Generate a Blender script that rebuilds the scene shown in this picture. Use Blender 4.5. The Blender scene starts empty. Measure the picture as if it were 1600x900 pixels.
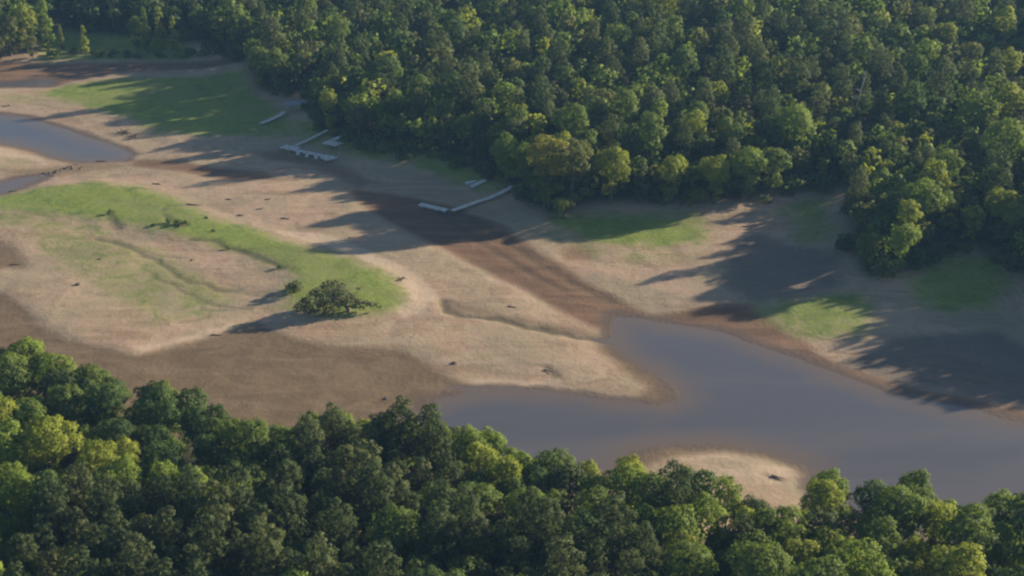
import bpy, math, random
import numpy as np
from mathutils import Vector, Matrix

random.seed(11)
RNG = np.random.default_rng(11)
S = bpy.context.scene
COL = S.collection
R = math.radians

# ------------------------------------------------------------------ camera, sky, sun, exposure
CAM_H, PITCH, HFOV = 150.0, R(24.0), R(38.0)
FOC = 800.0 / math.tan(HFOV / 2)
cam_d = bpy.data.cameras.new("camera")
cam = bpy.data.objects.new("camera", cam_d)
COL.objects.link(cam)
cam.location = (0, 0, CAM_H)
cam.rotation_euler = (math.pi / 2 - PITCH, 0, 0)
cam_d.sensor_width = 36.0
cam_d.angle = HFOV
cam_d.clip_start = 1.0
cam_d.clip_end = 20000.0
S.camera = cam

SUN_EL = R(17.5)
SUN_AZ = R(25.0)          # towards the sun: +x, turned this much towards +y (away from the camera)
SUN_DIR = Vector((math.cos(SUN_AZ) * math.cos(SUN_EL), math.sin(SUN_AZ) * math.cos(SUN_EL), math.sin(SUN_EL)))
sun_d = bpy.data.lights.new("sun", 'SUN')
sun_d.energy = 5.0
sun_d.angle = R(0.9)
sun_d.color = (1.0, 0.865, 0.655)
sun = bpy.data.objects.new("sun", sun_d)
COL.objects.link(sun)
sun.location = (200, 100, 300)
sun.rotation_euler = SUN_DIR.to_track_quat('Z', 'Y').to_euler()

W = bpy.data.worlds.new("World")
S.world = W
W.use_nodes = True
nt = W.node_tree
nt.nodes.clear()
wo = nt.nodes.new("ShaderNodeOutputWorld")
bg = nt.nodes.new("ShaderNodeBackground")
sky = nt.nodes.new("ShaderNodeTexSky")
sky.sky_type = 'NISHITA'
sky.sun_disc = False
sky.sun_elevation = SUN_EL
sky.sun_rotation = math.pi / 2 - SUN_AZ
sky.altitude = 200
sky.air_density = 1.0
sky.dust_density = .6
sky.ozone_density = 2.3
bg.inputs[1].default_value = 0.068
nt.links.new(sky.outputs[0], bg.inputs[0])
nt.links.new(bg.outputs[0], wo.inputs[0])

S.view_settings.view_transform = 'Standard'
S.view_settings.look = 'None'
S.view_settings.gamma = 1.0
S.view_settings.use_curve_mapping = False
S.view_settings.exposure = 1.03
S.cycles.filter_width = 2.3
S.cycles.max_bounces = 5
S.cycles.diffuse_bounces = 2
S.cycles.glossy_bounces = 2
S.cycles.transmission_bounces = 2
S.cycles.volume_bounces = 0
S.cycles.use_denoising = True

# ------------------------------------------------------------------ helpers
cp, sp_ = math.cos(PITCH), math.sin(PITCH)


def at(px, py, z=0.0):
    """Point of the photograph (1600x900) -> point of the place at height z."""
    u, v = (px - 800.0) / FOC, (450.0 - py) / FOC
    d = (u, cp + v * sp_, -sp_ + v * cp)
    t = (z - CAM_H) / d[2]
    return (d[0] * t, d[1] * t, z)


def pix(x, y, z):
    dz = z - CAM_H
    dep = y * cp - dz * sp_
    up = y * sp_ + dz * cp
    return 800.0 + FOC * x / dep, 450.0 - FOC * up / dep


def wp(pts, z=0.0):
    return [at(p[0], p[1], z)[:2] for p in pts]


def smooth(a, b, x):
    t = np.clip((x - a) / (b - a), 0, 1)
    return t * t * (3 - 2 * t)


_lat = np.random.default_rng(5).random((256, 256))


def vnoise(x, y):
    xi, yi = np.floor(x).astype(int), np.floor(y).astype(int)
    fx, fy = x - xi, y - yi
    fx, fy = fx * fx * (3 - 2 * fx), fy * fy * (3 - 2 * fy)
    a = _lat[xi % 256, yi % 256]; b = _lat[(xi + 1) % 256, yi % 256]
    c = _lat[xi % 256, (yi + 1) % 256]; d = _lat[(xi + 1) % 256, (yi + 1) % 256]
    return (a * (1 - fx) + b * fx) * (1 - fy) + (c * (1 - fx) + d * fx) * fy


def fbm(x, y, s, o=4, off=0.0):
    v, am, tot = 0, 1.0, 0
    x, y = x / s + off, y / s + off * 1.7
    for i in range(o):
        v = v + am * vnoise(x, y); tot += am
        am *= .5; x, y = x * 2.03 + 11.3, y * 2.03 + 5.1
    return v / tot


def sdf(poly, X, Y):
    """signed distance, negative inside"""
    P = np.array(poly, float)
    n = len(P)
    best = np.full(X.shape, 1e18)
    ins = np.zeros(X.shape, bool)
    for i in range(n):
        ax, ay = P[i]; bx, by = P[(i + 1) % n]
        ex, ey = bx - ax, by - ay
        t = np.clip(((X - ax) * ex + (Y - ay) * ey) / (ex * ex + ey * ey + 1e-9), 0, 1)
        dx, dy = X - ax - t * ex, Y - ay - t * ey
        best = np.minimum(best, dx * dx + dy * dy)
        c = (ay > Y) != (by > Y)
        with np.errstate(divide='ignore', invalid='ignore'):
            ins ^= c & (X < (bx - ax) * (Y - ay) / (by - ay + 1e-12) + ax)
    d = np.sqrt(best)
    return np.where(ins, -d, d)


def dline(pts, X, Y):
    best = np.full(X.shape, 1e18)
    for (ax, ay), (bx, by) in zip(pts[:-1], pts[1:]):
        ex, ey = bx - ax, by - ay
        t = np.clip(((X - ax) * ex + (Y - ay) * ey) / (ex * ex + ey * ey + 1e-9), 0, 1)
        best = np.minimum(best, (X - ax - t * ex) ** 2 + (Y - ay - t * ey) ** 2)
    return np.sqrt(best)


def link(name, me, mats=(), parent=None):
    o = bpy.data.objects.new(name, me)
    COL.objects.link(o)
    for m in mats:
        me.materials.append(m)
    if parent:
        o.parent = parent
    return o


def tag(o, label=None, cat=None, group=None, kind=None):
    if label: o['label'] = label
    if cat: o['category'] = cat
    if group: o['group'] = group
    if kind: o['kind'] = kind
    return o


def empty(name, loc, rz=0.0, sc=1.0):
    o = bpy.data.objects.new(name, None)
    COL.objects.link(o)
    o.location = loc; o.rotation_euler = (0, 0, rz)
    o.scale = (sc, sc, sc) if not hasattr(sc, '__len__') else sc
    o.empty_display_size = 0.3
    return o


def mesh_arrays(name, V, F, mi=None, smooth_=False, nor=None):
    """V (n,3); F (m,4) quads"""
    me = bpy.data.meshes.new(name)
    V = np.asarray(V, np.float32); F = np.asarray(F, np.int32)
    me.vertices.add(len(V)); me.vertices.foreach_set("co", V.ravel())
    me.loops.add(F.size); me.loops.foreach_set("vertex_index", F.ravel())
    me.polygons.add(len(F))
    k = F.shape[1]
    me.polygons.foreach_set("loop_start", np.arange(0, F.size, k, dtype=np.int32))
    if mi is not None:
        me.polygons.foreach_set("material_index", np.asarray(mi, np.int32))
    me.polygons.foreach_set("use_smooth", np.full(len(F), smooth_))
    me.update(calc_edges=True)
    if nor is not None:          # soft leaf-clump shading: leaves share the direction their clump faces
        me.polygons.foreach_set("use_smooth", np.ones(len(F), bool))
        me.normals_split_custom_set_from_vertices(np.asarray(nor, np.float32))
    return me


class MB:
    """small mesh builder: boxes, bars, tubes -> ONE mesh"""
    def __init__(s): s.v = []; s.f = []

    def box(s, c, size, rz=0.0, ry=0.0):
        m = Matrix.Rotation(rz, 3, 'Z') @ Matrix.Rotation(ry, 3, 'Y')
        b = len(s.v)
        for k in range(8):
            p = Vector(((k & 1) - .5, ((k >> 1) & 1) - .5, ((k >> 2) & 1) - .5))
            p = Vector((p.x * size[0], p.y * size[1], p.z * size[2]))
            s.v.append(tuple(m @ p + Vector(c)))
        for q in ((0, 2, 3, 1), (4, 5, 7, 6), (0, 1, 5, 4), (2, 6, 7, 3), (0, 4, 6, 2), (1, 3, 7, 5)):
            s.f.append(tuple(b + i for i in q))
        return s

    def bar(s, a, b, w, t):
        """plank box from a to b, width w (sideways), thickness t"""
        a, b = Vector(a), Vector(b)
        d = (b - a); L = d.length; d.normalize()
        side = Vector((-d.y, d.x, 0)).normalized()
        up = d.cross(side) * -1 if d.cross(side).z < 0 else d.cross(side)
        o = len(s.v)
        for k in range(8):
            p = a + d * (L * (k & 1)) + side * (w * (((k >> 1) & 1) - .5)) + up * (t * (((k >> 2) & 1) - .5))
            s.v.append(tuple(p))
        for q in ((0, 2, 3, 1), (4, 5, 7, 6), (0, 1, 5, 4), (2, 6, 7, 3), (0, 4, 6, 2), (1, 3, 7, 5)):
            s.f.append(tuple(o + i for i in q))
        return s

    def tube(s, pts, rad, n=7):
        pts = [Vector(p) for p in pts]
        rings = []
        for i, p in enumerate(pts):
            d = (pts[min(i + 1, len(pts) - 1)] - pts[max(i - 1, 0)]).normalized()
            a = d.cross(Vector((0.31, 0.17, 0.2)) if abs(d.z) > .9 else Vector((0, 0, 1))).normalized()
            b = d.cross(a)
            ring = []
            for k in range(n):
                t = 2 * math.pi * k / n
                ring.append(len(s.v))
                s.v.append(tuple(p + (a * math.cos(t) + b * math.sin(t)) * rad[i]))
            rings.append(ring)
        for r0, r1 in zip(rings[:-1], rings[1:]):
            for k in range(n):
                s.f.append((r0[k], r0[(k + 1) % n], r1[(k + 1) % n], r1[k]))
        s.f.append(tuple(reversed(rings[0]))); s.f.append(tuple(rings[-1]))
        return s

    def mesh(s, name):
        me = bpy.data.meshes.new(name)
        me.from_pydata(s.v, [], s.f); me.update()
        return me

    def build(s, name, mat, parent=None):
        return link(name, s.mesh(name), [mat], parent)


# ------------------------------------------------------------------ materials
def mat_new(name):
    m = bpy.data.materials.new(name); m.use_nodes = True
    n = m.node_tree; n.nodes.clear()
    return m, n


def N(n, t, **kw):
    o = n.nodes.new(t)
    for k, v in kw.items():
        if k.startswith('i_'):
            o.inputs[k[2:].replace('_', ' ')].default_value = v
        else:
            setattr(o, k, v)
    return o


def noise_node(n, vec, scale, detail=4.0, rough=.55, dist=0.0):
    t = N(n, "ShaderNodeTexNoise")
    t.inputs['Scale'].default_value = scale
    t.inputs['Detail'].default_value = detail
    t.inputs['Roughness'].default_value = rough
    t.inputs['Distortion'].default_value = dist
    n.links.new(vec, t.inputs['Vector'])
    return t.outputs['Fac']


def math_node(n, op, a, b=None, clamp=False):
    t = N(n, "ShaderNodeMath", operation=op, use_clamp=clamp)
    for i, v in enumerate((a, b)):
        if v is None: continue
        if isinstance(v, (int, float)): t.inputs[i].default_value = v
        else: n.links.new(v, t.inputs[i])
    return t.outputs[0]


def ramp2(n, fac, a, b):
    t = N(n, "ShaderNodeMapRange", clamp=True)
    t.interpolation_type = 'SMOOTHSTEP'
    n.links.new(fac, t.inputs[0]); t.inputs[1].default_value = a; t.inputs[2].default_value = b
    return t.outputs[0]


def mix(n, fac, a, b):
    t = N(n, "ShaderNodeMix", data_type='RGBA')
    if isinstance(fac, (int, float)): t.inputs[0].default_value = fac
    else: n.links.new(fac, t.inputs[0])
    for i, v in ((6, a), (7, b)):
        if isinstance(v, tuple): t.inputs[i].default_value = (*v, 1) if len(v) == 3 else v
        else: n.links.new(v, t.inputs[i])
    return t.outputs[2]


def foliage_mat(name, col, rough=.7, transl=.36):
    m, n = mat_new(name)
    out = N(n, "ShaderNodeOutputMaterial")
    info = N(n, "ShaderNodeObjectInfo")
    geo = N(n, "ShaderNodeNewGeometry")
    f1 = noise_node(n, geo.outputs['Position'], .35, 2)
    f2 = noise_node(n, geo.outputs['Position'], 1.6, 2)
    a = tuple(c * .72 for c in col); b = tuple(min(1, c * f) for c, f in zip(col, (1.34, 1.22, 1.05)))
    c1 = mix(n, ramp2(n, f1, .34, .66), a, b)
    warm = tuple(min(1, c * f) for c, f in zip(col, (1.18, 1.14, .8)))
    c2 = mix(n, math_node(n, 'MULTIPLY', info.outputs['Random'], .38), c1, warm)
    c3 = mix(n, math_node(n, 'MULTIPLY', ramp2(n, f2, .45, .7), .30), c2, tuple(c * .5 for c in col))
    bs = N(n, "ShaderNodeBsdfPrincipled")
    n.links.new(c3, bs.inputs['Base Color'])
    bs.inputs['Roughness'].default_value = rough
    bs.inputs['Specular IOR Level'].default_value = .12
    tr = N(n, "ShaderNodeBsdfTranslucent")
    tc = mix(n, .6, c3, tuple(min(1, c * f) for c, f in zip(col, (2.1, 2.0, .8))))
    n.links.new(tc, tr.inputs[0])
    ms = N(n, "ShaderNodeMixShader"); ms.inputs[0].default_value = transl
    n.links.new(bs.outputs[0], ms.inputs[1]); n.links.new(tr.outputs[0], ms.inputs[2])
    n.links.new(ms.outputs[0], out.inputs[0])
    return m


def simple_mat(name, c1, c2, scale, rough=.85, detail=4):
    m, n = mat_new(name)
    out = N(n, "ShaderNodeOutputMaterial")
    geo = N(n, "ShaderNodeNewGeometry")
    f = noise_node(n, geo.outputs['Position'], scale, detail)
    bs = N(n, "ShaderNodeBsdfPrincipled")
    n.links.new(mix(n, ramp2(n, f, .35, .65), c1, c2), bs.inputs['Base Color'])
    bs.inputs['Roughness'].default_value = rough
    n.links.new(bs.outputs[0], out.inputs[0])
    return m


TINTS = {
    'yellow-green': (.215, .258, .052),
    'bright green': (.160, .226, .052),
    'mid green': (.114, .166, .050),
    'deep green': (.072, .118, .045),
    'olive': (.126, .148, .058),
    'golden green': (.225, .230, .055),
    'grey-green': (.096, .122, .064),
    'dark green': (.070, .100, .050),
    'dull brown-green': (.100, .112, .066),
}
FM = {k: foliage_mat('foliage ' + k, v) for k, v in TINTS.items()}
BARK = simple_mat('bark', (.10, .075, .055), (.20, .16, .125), 1.5)
PALE_BARK = simple_mat('weathered dead wood', (.30, .27, .23), (.45, .41, .36), 2.0)
DECK = simple_mat('weathered deck boards', (.50, .47, .43), (.68, .65, .59), 1.2)
FLOAT = simple_mat('grey dock float', (.22, .23, .25), (.34, .35, .37), 1.0)
POST = simple_mat('grey treated post', (.26, .25, .23), (.38, .36, .33), 2.0)
WHITEP = simple_mat('dull white hull', (.62, .63, .64), (.75, .75, .75), .8, .4)
DARKW = simple_mat('waterlogged wood', (.075, .055, .040), (.15, .115, .085), 1.5)

# ------------------------------------------------------------------ traced outlines of the place
WATER = [
    (0, [(-120, 176), (0, 178), (40, 183), (90, 198), (140, 215), (190, 232), (206, 242), (195, 250), (120, 252), (85, 245), (50, 232), (0, 222), (-120, 208)]),
    (0, [(-120, 292), (0, 286), (30, 279), (72, 273), (60, 282), (25, 296), (0, 304), (-120, 330)]),
    (0, [(-60, 131), (20, 129), (50, 124), (84, 126), (80, 133), (40, 135), (-60, 137)]),
    (0, [(956, 492), (1000, 498), (1060, 509), (1130, 519), (1195, 545), (1250, 562), (1330, 594), (1400, 616), (1480, 632), (1560, 650), (1700, 688),
         (2000, 770), (2500, 900), (2500, 1300), (1700, 1010), (1330, 870), (1278, 790), (1264, 728), (1200, 704), (1130, 693), (1040, 693), (980, 706),
         (940, 740), (860, 800), (700, 790), (600, 735), (600, 690), (650, 645), (690, 622), (740, 611), (800, 610), (880, 614), (960, 625), (1030, 634), (1060, 624),
         (1056, 605), (1028, 584), (992, 563), (968, 545), (957, 522)]),
]
FAR = [(225, -260), (258, 8), (290, 58), (385, 100), (397, 140), (425, 148), (482, 148), (488, 186), (502, 204), (560, 224), (600, 236), (690, 248), (745, 264), (780, 288), (820, 316),
       (866, 340), (890, 322), (960, 318), (1050, 318), (1150, 318), (1210, 308), (1255, 290), (1312, 296), (1326, 340), (1322, 390), (1340, 424),
       (1400, 428), (1446, 412), (1480, 392), (1530, 388), (1590, 424), (1632, 434), (1652, 480), (1690, 520), (1800, 562), (2000, 612), (2300, 690), (2600, 770), (2800, 300), (2800, -260)]
FAR3 = [(80, -260), (86, 48), (180, 58), (262, 62), (290, 58), (262, 10), (232, -260)]
FAR2 = [(-400, -160), (-400, 90), (0, 84), (52, 80), (76, 60), (88, 10), (90, -160)]
NEAR_TOP = [(-250, 470), (-60, 524), (0, 518), (40, 522), (90, 542), (150, 564), (230, 574), (300, 588), (350, 616), (400, 634), (440, 642), (478, 624), (540, 610), (600, 618), (660, 636),
            (760, 650), (800, 664), (830, 688), (880, 686), (950, 696), (1000, 708), (1060, 724), (1100, 732), (1150, 744), (1190, 756), (1222, 768), (1248, 776), (1256, 758), (1260, 728),
            (1300, 712), (1360, 722), (1440, 712), (1480, 732), (1510, 760), (1545, 752), (1580, 730), (1640, 722), (1800, 740), (2300, 850), (2300, 1500), (-250, 1500)]
NEAR_Z = 16.5

GRASS = [  # (strength, polygon)
    (1.0, [(-60, 305), (0, 300), (60, 288), (140, 281), (220, 288), (280, 310), (330, 338), (400, 356), (470, 384), (540, 402), (600, 422), (634, 455), (634, 478), (600, 492), (540, 500),
           (475, 494), (438, 478), (440, 452), (456, 436), (430, 418), (385, 400), (330, 386), (270, 372), (190, 352), (110, 340), (40, 330), (-60, 335)]),
    (.58, [(30, 350), (150, 358), (250, 385), (330, 430), (390, 468), (330, 500), (240, 510), (180, 482), (110, 432), (50, 395)]),
    (.6, [(-60, 310), (60, 330), (160, 350), (230, 372), (120, 375), (40, 360), (-60, 350)]),
    (1.0, [(50, 142), (110, 126), (200, 118), (300, 119), (385, 112), (400, 150), (450, 180), (470, 215), (400, 214), (330, 212), (250, 205), (190, 180), (120, 160)]),
    (.40, [(-60, 142), (60, 137), (130, 150), (110, 172), (20, 160), (-60, 156)]),
    (1.0, [(850, 350), (900, 338), (1000, 336), (1100, 340), (1110, 372), (1045, 388), (985, 384), (920, 376)]),
    (.5, [(800, 355), (870, 355), (960, 385), (1060, 388), (1090, 405), (1000, 412), (930, 405), (870, 385)]),
    (.85, [(1170, 478), (1200, 466), (1290, 456), (1345, 450), (1380, 480), (1360, 515), (1300, 528), (1250, 520), (1200, 500)]),
    (.9, [(1410, 440), (1460, 405), (1560, 400), (1590, 440), (1560, 485), (1480, 492), (1430, 475)]),
    (.75, [(1200, 330), (1300, 305), (1320, 380), (1250, 385)]),
    (.9, [(600, 230), (760, 268), (800, 310), (740, 300), (640, 262)]),
    (.9, [(440, 186), (560, 216), (640, 262), (560, 250), (480, 225)]),
    (.30, [(-60, 226), (0, 230), (50, 238), (78, 252), (40, 262), (-60, 268)]),
    (.9, [(50, 60), (60, 94), (100, 92), (300, 96), (300, 62), (200, 50), (90, 40)]),
    (.55, [(370, 497), (395, 500), (390, 510), (365, 508)]),
]
WET = [  # darker damp mud
    (.8, [(930, 735), (960, 700), (1040, 688), (1130, 688), (1220, 700), (1262, 716), (1262, 735), (1200, 716), (1130, 706), (1060, 712), (1010, 735), (980, 760)]),
    (.9, [(940, 500), (975, 530), (1000, 560), (1062, 600), (1068, 628), (1000, 632), (900, 622), (780, 616), (880, 612), (985, 622), (1010, 606), (960, 568), (930, 545)]),
    (1.0, [(-80, 455), (0, 462), (35, 482), (62, 512), (100, 536), (165, 550), (210, 562), (250, 552), (310, 536), (368, 520), (398, 506), (430, 520), (470, 536), (530, 546), (580, 546), (625, 548), (665, 566), (700, 586),
           (755, 606), (700, 640), (640, 760), (300, 760), (-80, 760)]),
    (.8, [(-80, 370), (0, 378), (24, 388), (44, 408), (38, 428), (10, 424), (-80, 440)]),
    (.75, [(690, 468), (720, 476), (790, 494), (850, 505), (905, 510), (957, 531), (890, 524), (820, 512), (770, 500), (704, 490)]),
    (.55, [(0, 262), (60, 262), (110, 254), (200, 252), (240, 258), (140, 268), (80, 274), (0, 300)]),
]
BROWN = [  # red-brown damp silt
    (1.0, [(545, 298), (640, 312), (725, 332), (784, 356), (822, 384), (868, 412), (920, 442), (975, 472), (1016, 490), (990, 500), (958, 512), (925, 506), (880, 486), (820, 454), (765, 428), (715, 402), (665, 378), (620, 355), (575, 330)]),
    (.85, [(1010, 490), (1060, 484), (1120, 474), (1170, 474), (1205, 498), (1250, 528), (1300, 556), (1380, 590), (1480, 612), (1620, 640), (1620, 690), (1480, 640), (1400, 624), (1330, 600), (1250, 566), (1195, 548), (1130, 522), (1060, 512)]),
    (.8, [(200, 246), (260, 248), (330, 262), (410, 270), (440, 285), (350, 282), (260, 266), (210, 258)]),
    (.55, [(380, 238), (450, 236), (520, 255), (600, 290), (560, 300), (480, 262), (420, 252)]),
    (.55, [(870, 388), (905, 380), (935, 392), (925, 408), (880, 408)]),
    (.7, [(80, 136), (130, 122), (210, 114), (330, 110), (390, 104), (390, 98), (-60, 98), (-60, 132)]),
]
DARK = [  # tree shade painted into the bank as darker, greyer ground
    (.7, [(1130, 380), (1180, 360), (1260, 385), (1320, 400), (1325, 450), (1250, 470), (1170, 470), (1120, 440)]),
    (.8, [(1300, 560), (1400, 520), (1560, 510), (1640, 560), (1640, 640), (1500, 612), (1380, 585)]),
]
PALE = [
    (.8, [(395, 356), (520, 372), (640, 420), (690, 462), (660, 490), (628, 500), (612, 482), (640, 470), (618, 436), (540, 398), (470, 378)]),
    (.6, [(190, 548), (260, 535), (330, 515), (400, 496), (360, 520), (300, 540), (230, 556)]),
    (.7, [(700, 590), (770, 603), (860, 606), (980, 622), (1020, 628), (960, 606), (860, 592), (760, 585)]),
    (.7, [(-60, 230), (0, 226), (50, 236), (80, 250), (70, 256), (40, 244), (-60, 240)]),
    (.5, [(660, 330), (720, 400), (860, 470), (940, 500), (850, 480), (740, 430), (650, 370)]),
    (.55, [(1040, 702), (1140, 700), (1230, 716), (1255, 760), (1180, 760), (1090, 735)]),
    (.6, [(395, 578), (440, 578), (468, 586), (440, 592), (400, 584)]),
    (.45, [(300, 592), (350, 582), (372, 585), (320, 596)]),
    (.6, [(262, 128), (285, 133), (330, 165), (362, 186), (350, 187), (300, 158)]),
]
GULLY = [  # (polyline, width m, depth m, darkness)
    ([(150, 374), (178, 378), (205, 388), (245, 410), (290, 436), (335, 452), (372, 456)], .9, .35, .55),
    ([(205, 388), (222, 396), (262, 402), (300, 404)], .7, .2, .35),
    ([(236, 428), (268, 446), (300, 462), (345, 478), (392, 482)], .8, .25, .45),
    ([(300, 462), (318, 474), (312, 486)], .6, .2, .35),
    ([(345, 440), (372, 450), (392, 462)], .6, .2, .35),
    ([(318, 484), (350, 484), (400, 478)], .7, .2, .4),
    ([(276, 505), (300, 500), (330, 494)], .6, .15, .3),
    ([(300, 373), (336, 374), (352, 386), (382, 396), (412, 406), (440, 420)], 1.0, .4, .6),
    ([(690, 470), (698, 486), (716, 494), (752, 496), (778, 499), (806, 508), (846, 516), (890, 525), (953, 533)], 1.2, .7, .75),
    ([(848, 573), (857, 580), (870, 586)], .8, .35, .6),
    ([(1190, 740), (1205, 747), (1222, 752)], .8, .3, .5),
    ([(168, 332), (176, 340), (184, 356)], 1.4, .5, .5),
    ([(255, 336), (270, 344), (292, 352)], 1.2, .4, .55),
    ([(250, 330), (262, 322), (300, 322)], 1.0, .25, .4),
    ([(700, 604), (740, 606), (765, 602), (800, 610), (850, 612)], .9, .3, .35),
    ([(690, 330), (740, 372), (800, 410), (870, 450)], 1.5, .3, .3),
    ([(740, 340), (790, 378), (840, 412), (900, 446), (950, 470)], 1.5, .25, .3),
    ([(196, 298), (216, 294), (240, 297)], 1.0, .2, .3),
    ([(300, 548), (340, 546), (348, 542)], .6, .2, .4),
]

# coarse fields over the place
CX = np.arange(-420, 520, 1.5); CY = np.arange(140, 900, 1.5)
GX, GY = np.meshgrid(CX, CY, indexing='ij')


def combine(lst, z, soft):
    out = np.zeros(GX.shape)
    for st, poly in lst:
        d = sdf(wp(poly, z), GX, GY)
        out = np.maximum(out, st * (1 - smooth(-soft, soft, d)))
    return out


dW = np.min([sdf(wp(p, z), GX, GY) for z, p in WATER], axis=0)
dFar = np.minimum(np.minimum(sdf(wp(FAR, 3.0), GX, GY), sdf(wp(FAR2, 3.0), GX, GY)), sdf(wp(FAR3, 3.0), GX, GY))
near_base = [at(p[0], p[1], NEAR_Z)[:2] for p in NEAR_TOP]
dNear = sdf(near_base, GX, GY)
fields = dict(W=dW, far=dFar, near=dNear, grass=combine(GRASS, 1.5, 6.5), wet=combine(WET, .4, 3.5), brown=combine(BROWN, .7, 4.0),
              dark=combine(DARK, 1.5, 5.0), pale=combine(PALE, 1.0, 2.2), ridge=combine(GRASS[:1], 1.5, 5.0))


def samp(name, x, y):
    f = fields[name]
    u = np.clip((np.asarray(x) - CX[0]) / 1.5, 0, len(CX) - 1.001)
    v = np.clip((np.asarray(y) - CY[0]) / 1.5, 0, len(CY) - 1.001)
    i, j = u.astype(int), v.astype(int); a, b = u - i, v - j
    return (f[i, j] * (1 - a) + f[i + 1, j] * a) * (1 - b) + (f[i, j + 1] * (1 - a) + f[i + 1, j + 1] * a) * b


def height(x, y):
    x = np.asarray(x, float); y = np.asarray(y, float)
    w = samp('W', x, y)
    w = w + (fbm(x, y, 5, 3) - .5) * 2.2 * np.exp(-np.abs(w) / 6)
    h = np.where(w < 0, np.maximum(w * .10, -1.3), 1.9 * (1 - np.exp(-np.maximum(w, 0) / 42)))
    land = smooth(0, 10, w)
    h = h + .55 * samp('ridge', x, y)
    h = h + land * ((fbm(x, y, 24, 4, 3.1) - .5) * .8 + (fbm(x, y, 3.2, 3, 9.0) - .5) * .16)
    f = samp('far', x, y); nr = samp('near', x, y)
    for d in (f, nr):
        h = h + 2.2 * (1 - smooth(-6, 14, d)) + np.clip(-d, 0, 260) * .035
    h = np.where(h > .02, h * (1 - .25 * samp('wet', x, y) - .3 * samp('brown', x, y)), h)
    return h


def ground(px, py):
    z = 1.5
    for _ in range(8):
        x, y, _z = at(px, py, z)
        z = float(height(x, y))
    return x, y, z


# ------------------------------------------------------------------ ground sheet
def axis(a, b, step0, step1, out, growth=1.22):
    c = [a]
    while c[-1] < b:
        t = (c[-1] - a) / (b - a)
        c.append(c[-1] + step0 + (step1 - step0) * t)
    lo, hi = [c[0]], [c[-1]]
    s = 2.0
    while lo[-1] > -out:
        lo.append(lo[-1] - s); s *= growth
    s = 2.0
    while hi[-1] < out:
        hi.append(hi[-1] + s); s *= growth
    return np.array(lo[:0:-1] + c + hi[1:])


AX = axis(-175, 185, .7, .7, 6000)
AY = axis(195, 600, .5, 1.15, 6000)
X, Y = np.meshgrid(AX, AY, indexing='ij')
Zg = height(X, Y)
gul = np.zeros(X.shape)
core = (X > -200) & (X < 220) & (Y > 180) & (Y < 640)
xc, yc = X[core], Y[core]
warpx = (fbm(xc, yc, 4, 2, 2.0) - .5) * 2.4; warpy = (fbm(xc, yc, 4, 2, 7.0) - .5) * 2.4
gz = np.zeros(xc.shape); gd = np.zeros(xc.shape)
for pts, wd, dp, dk in GULLY:
    wpts = [ground(*p)[:2] for p in pts]
    bb = np.array(wpts)
    sel = (xc > bb[:, 0].min() - 6) & (xc < bb[:, 0].max() + 6) & (yc > bb[:, 1].min() - 6) & (yc < bb[:, 1].max() + 6)
    d = dline(wpts, xc[sel] + warpx[sel], yc[sel] + warpy[sel])
    k = np.exp(-(d / wd) ** 2)
    gz[sel] = np.minimum(gz[sel], -dp * k); gd[sel] = np.maximum(gd[sel], dk * k)
Zg[core] += gz * .55; gul[core] = gd
nx, ny = X.shape
idx = np.arange(nx * ny).reshape(nx, ny)
F = np.stack([idx[:-1, :-1].ravel(), idx[1:, :-1].ravel(), idx[1:, 1:].ravel(), idx[:-1, 1:].ravel()], 1)
me = mesh_arrays("ground", np.stack([X.ravel(), Y.ravel(), Zg.ravel()], 1), F, smooth_=True)


def add_attr(me, name, arr):
    a = me.attributes.new(name, 'FLOAT', 'POINT')
    a.data.foreach_set('value', np.asarray(arr, np.float32).ravel())


add_attr(me, 'grass', samp('grass', X, Y)); add_attr(me, 'wet', samp('wet', X, Y)); add_attr(me, 'brown', samp('brown', X, Y))
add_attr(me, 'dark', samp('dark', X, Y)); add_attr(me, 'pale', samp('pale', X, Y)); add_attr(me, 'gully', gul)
wfine = samp('W', X, Y)
add_attr(me, 'shore', np.clip(wfine, -5, 60))
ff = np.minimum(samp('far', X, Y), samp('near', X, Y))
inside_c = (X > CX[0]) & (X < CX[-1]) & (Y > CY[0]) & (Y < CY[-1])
add_attr(me, 'floor', np.where(inside_c, 1 - smooth(-5, 3, ff), 1.0))


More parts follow.
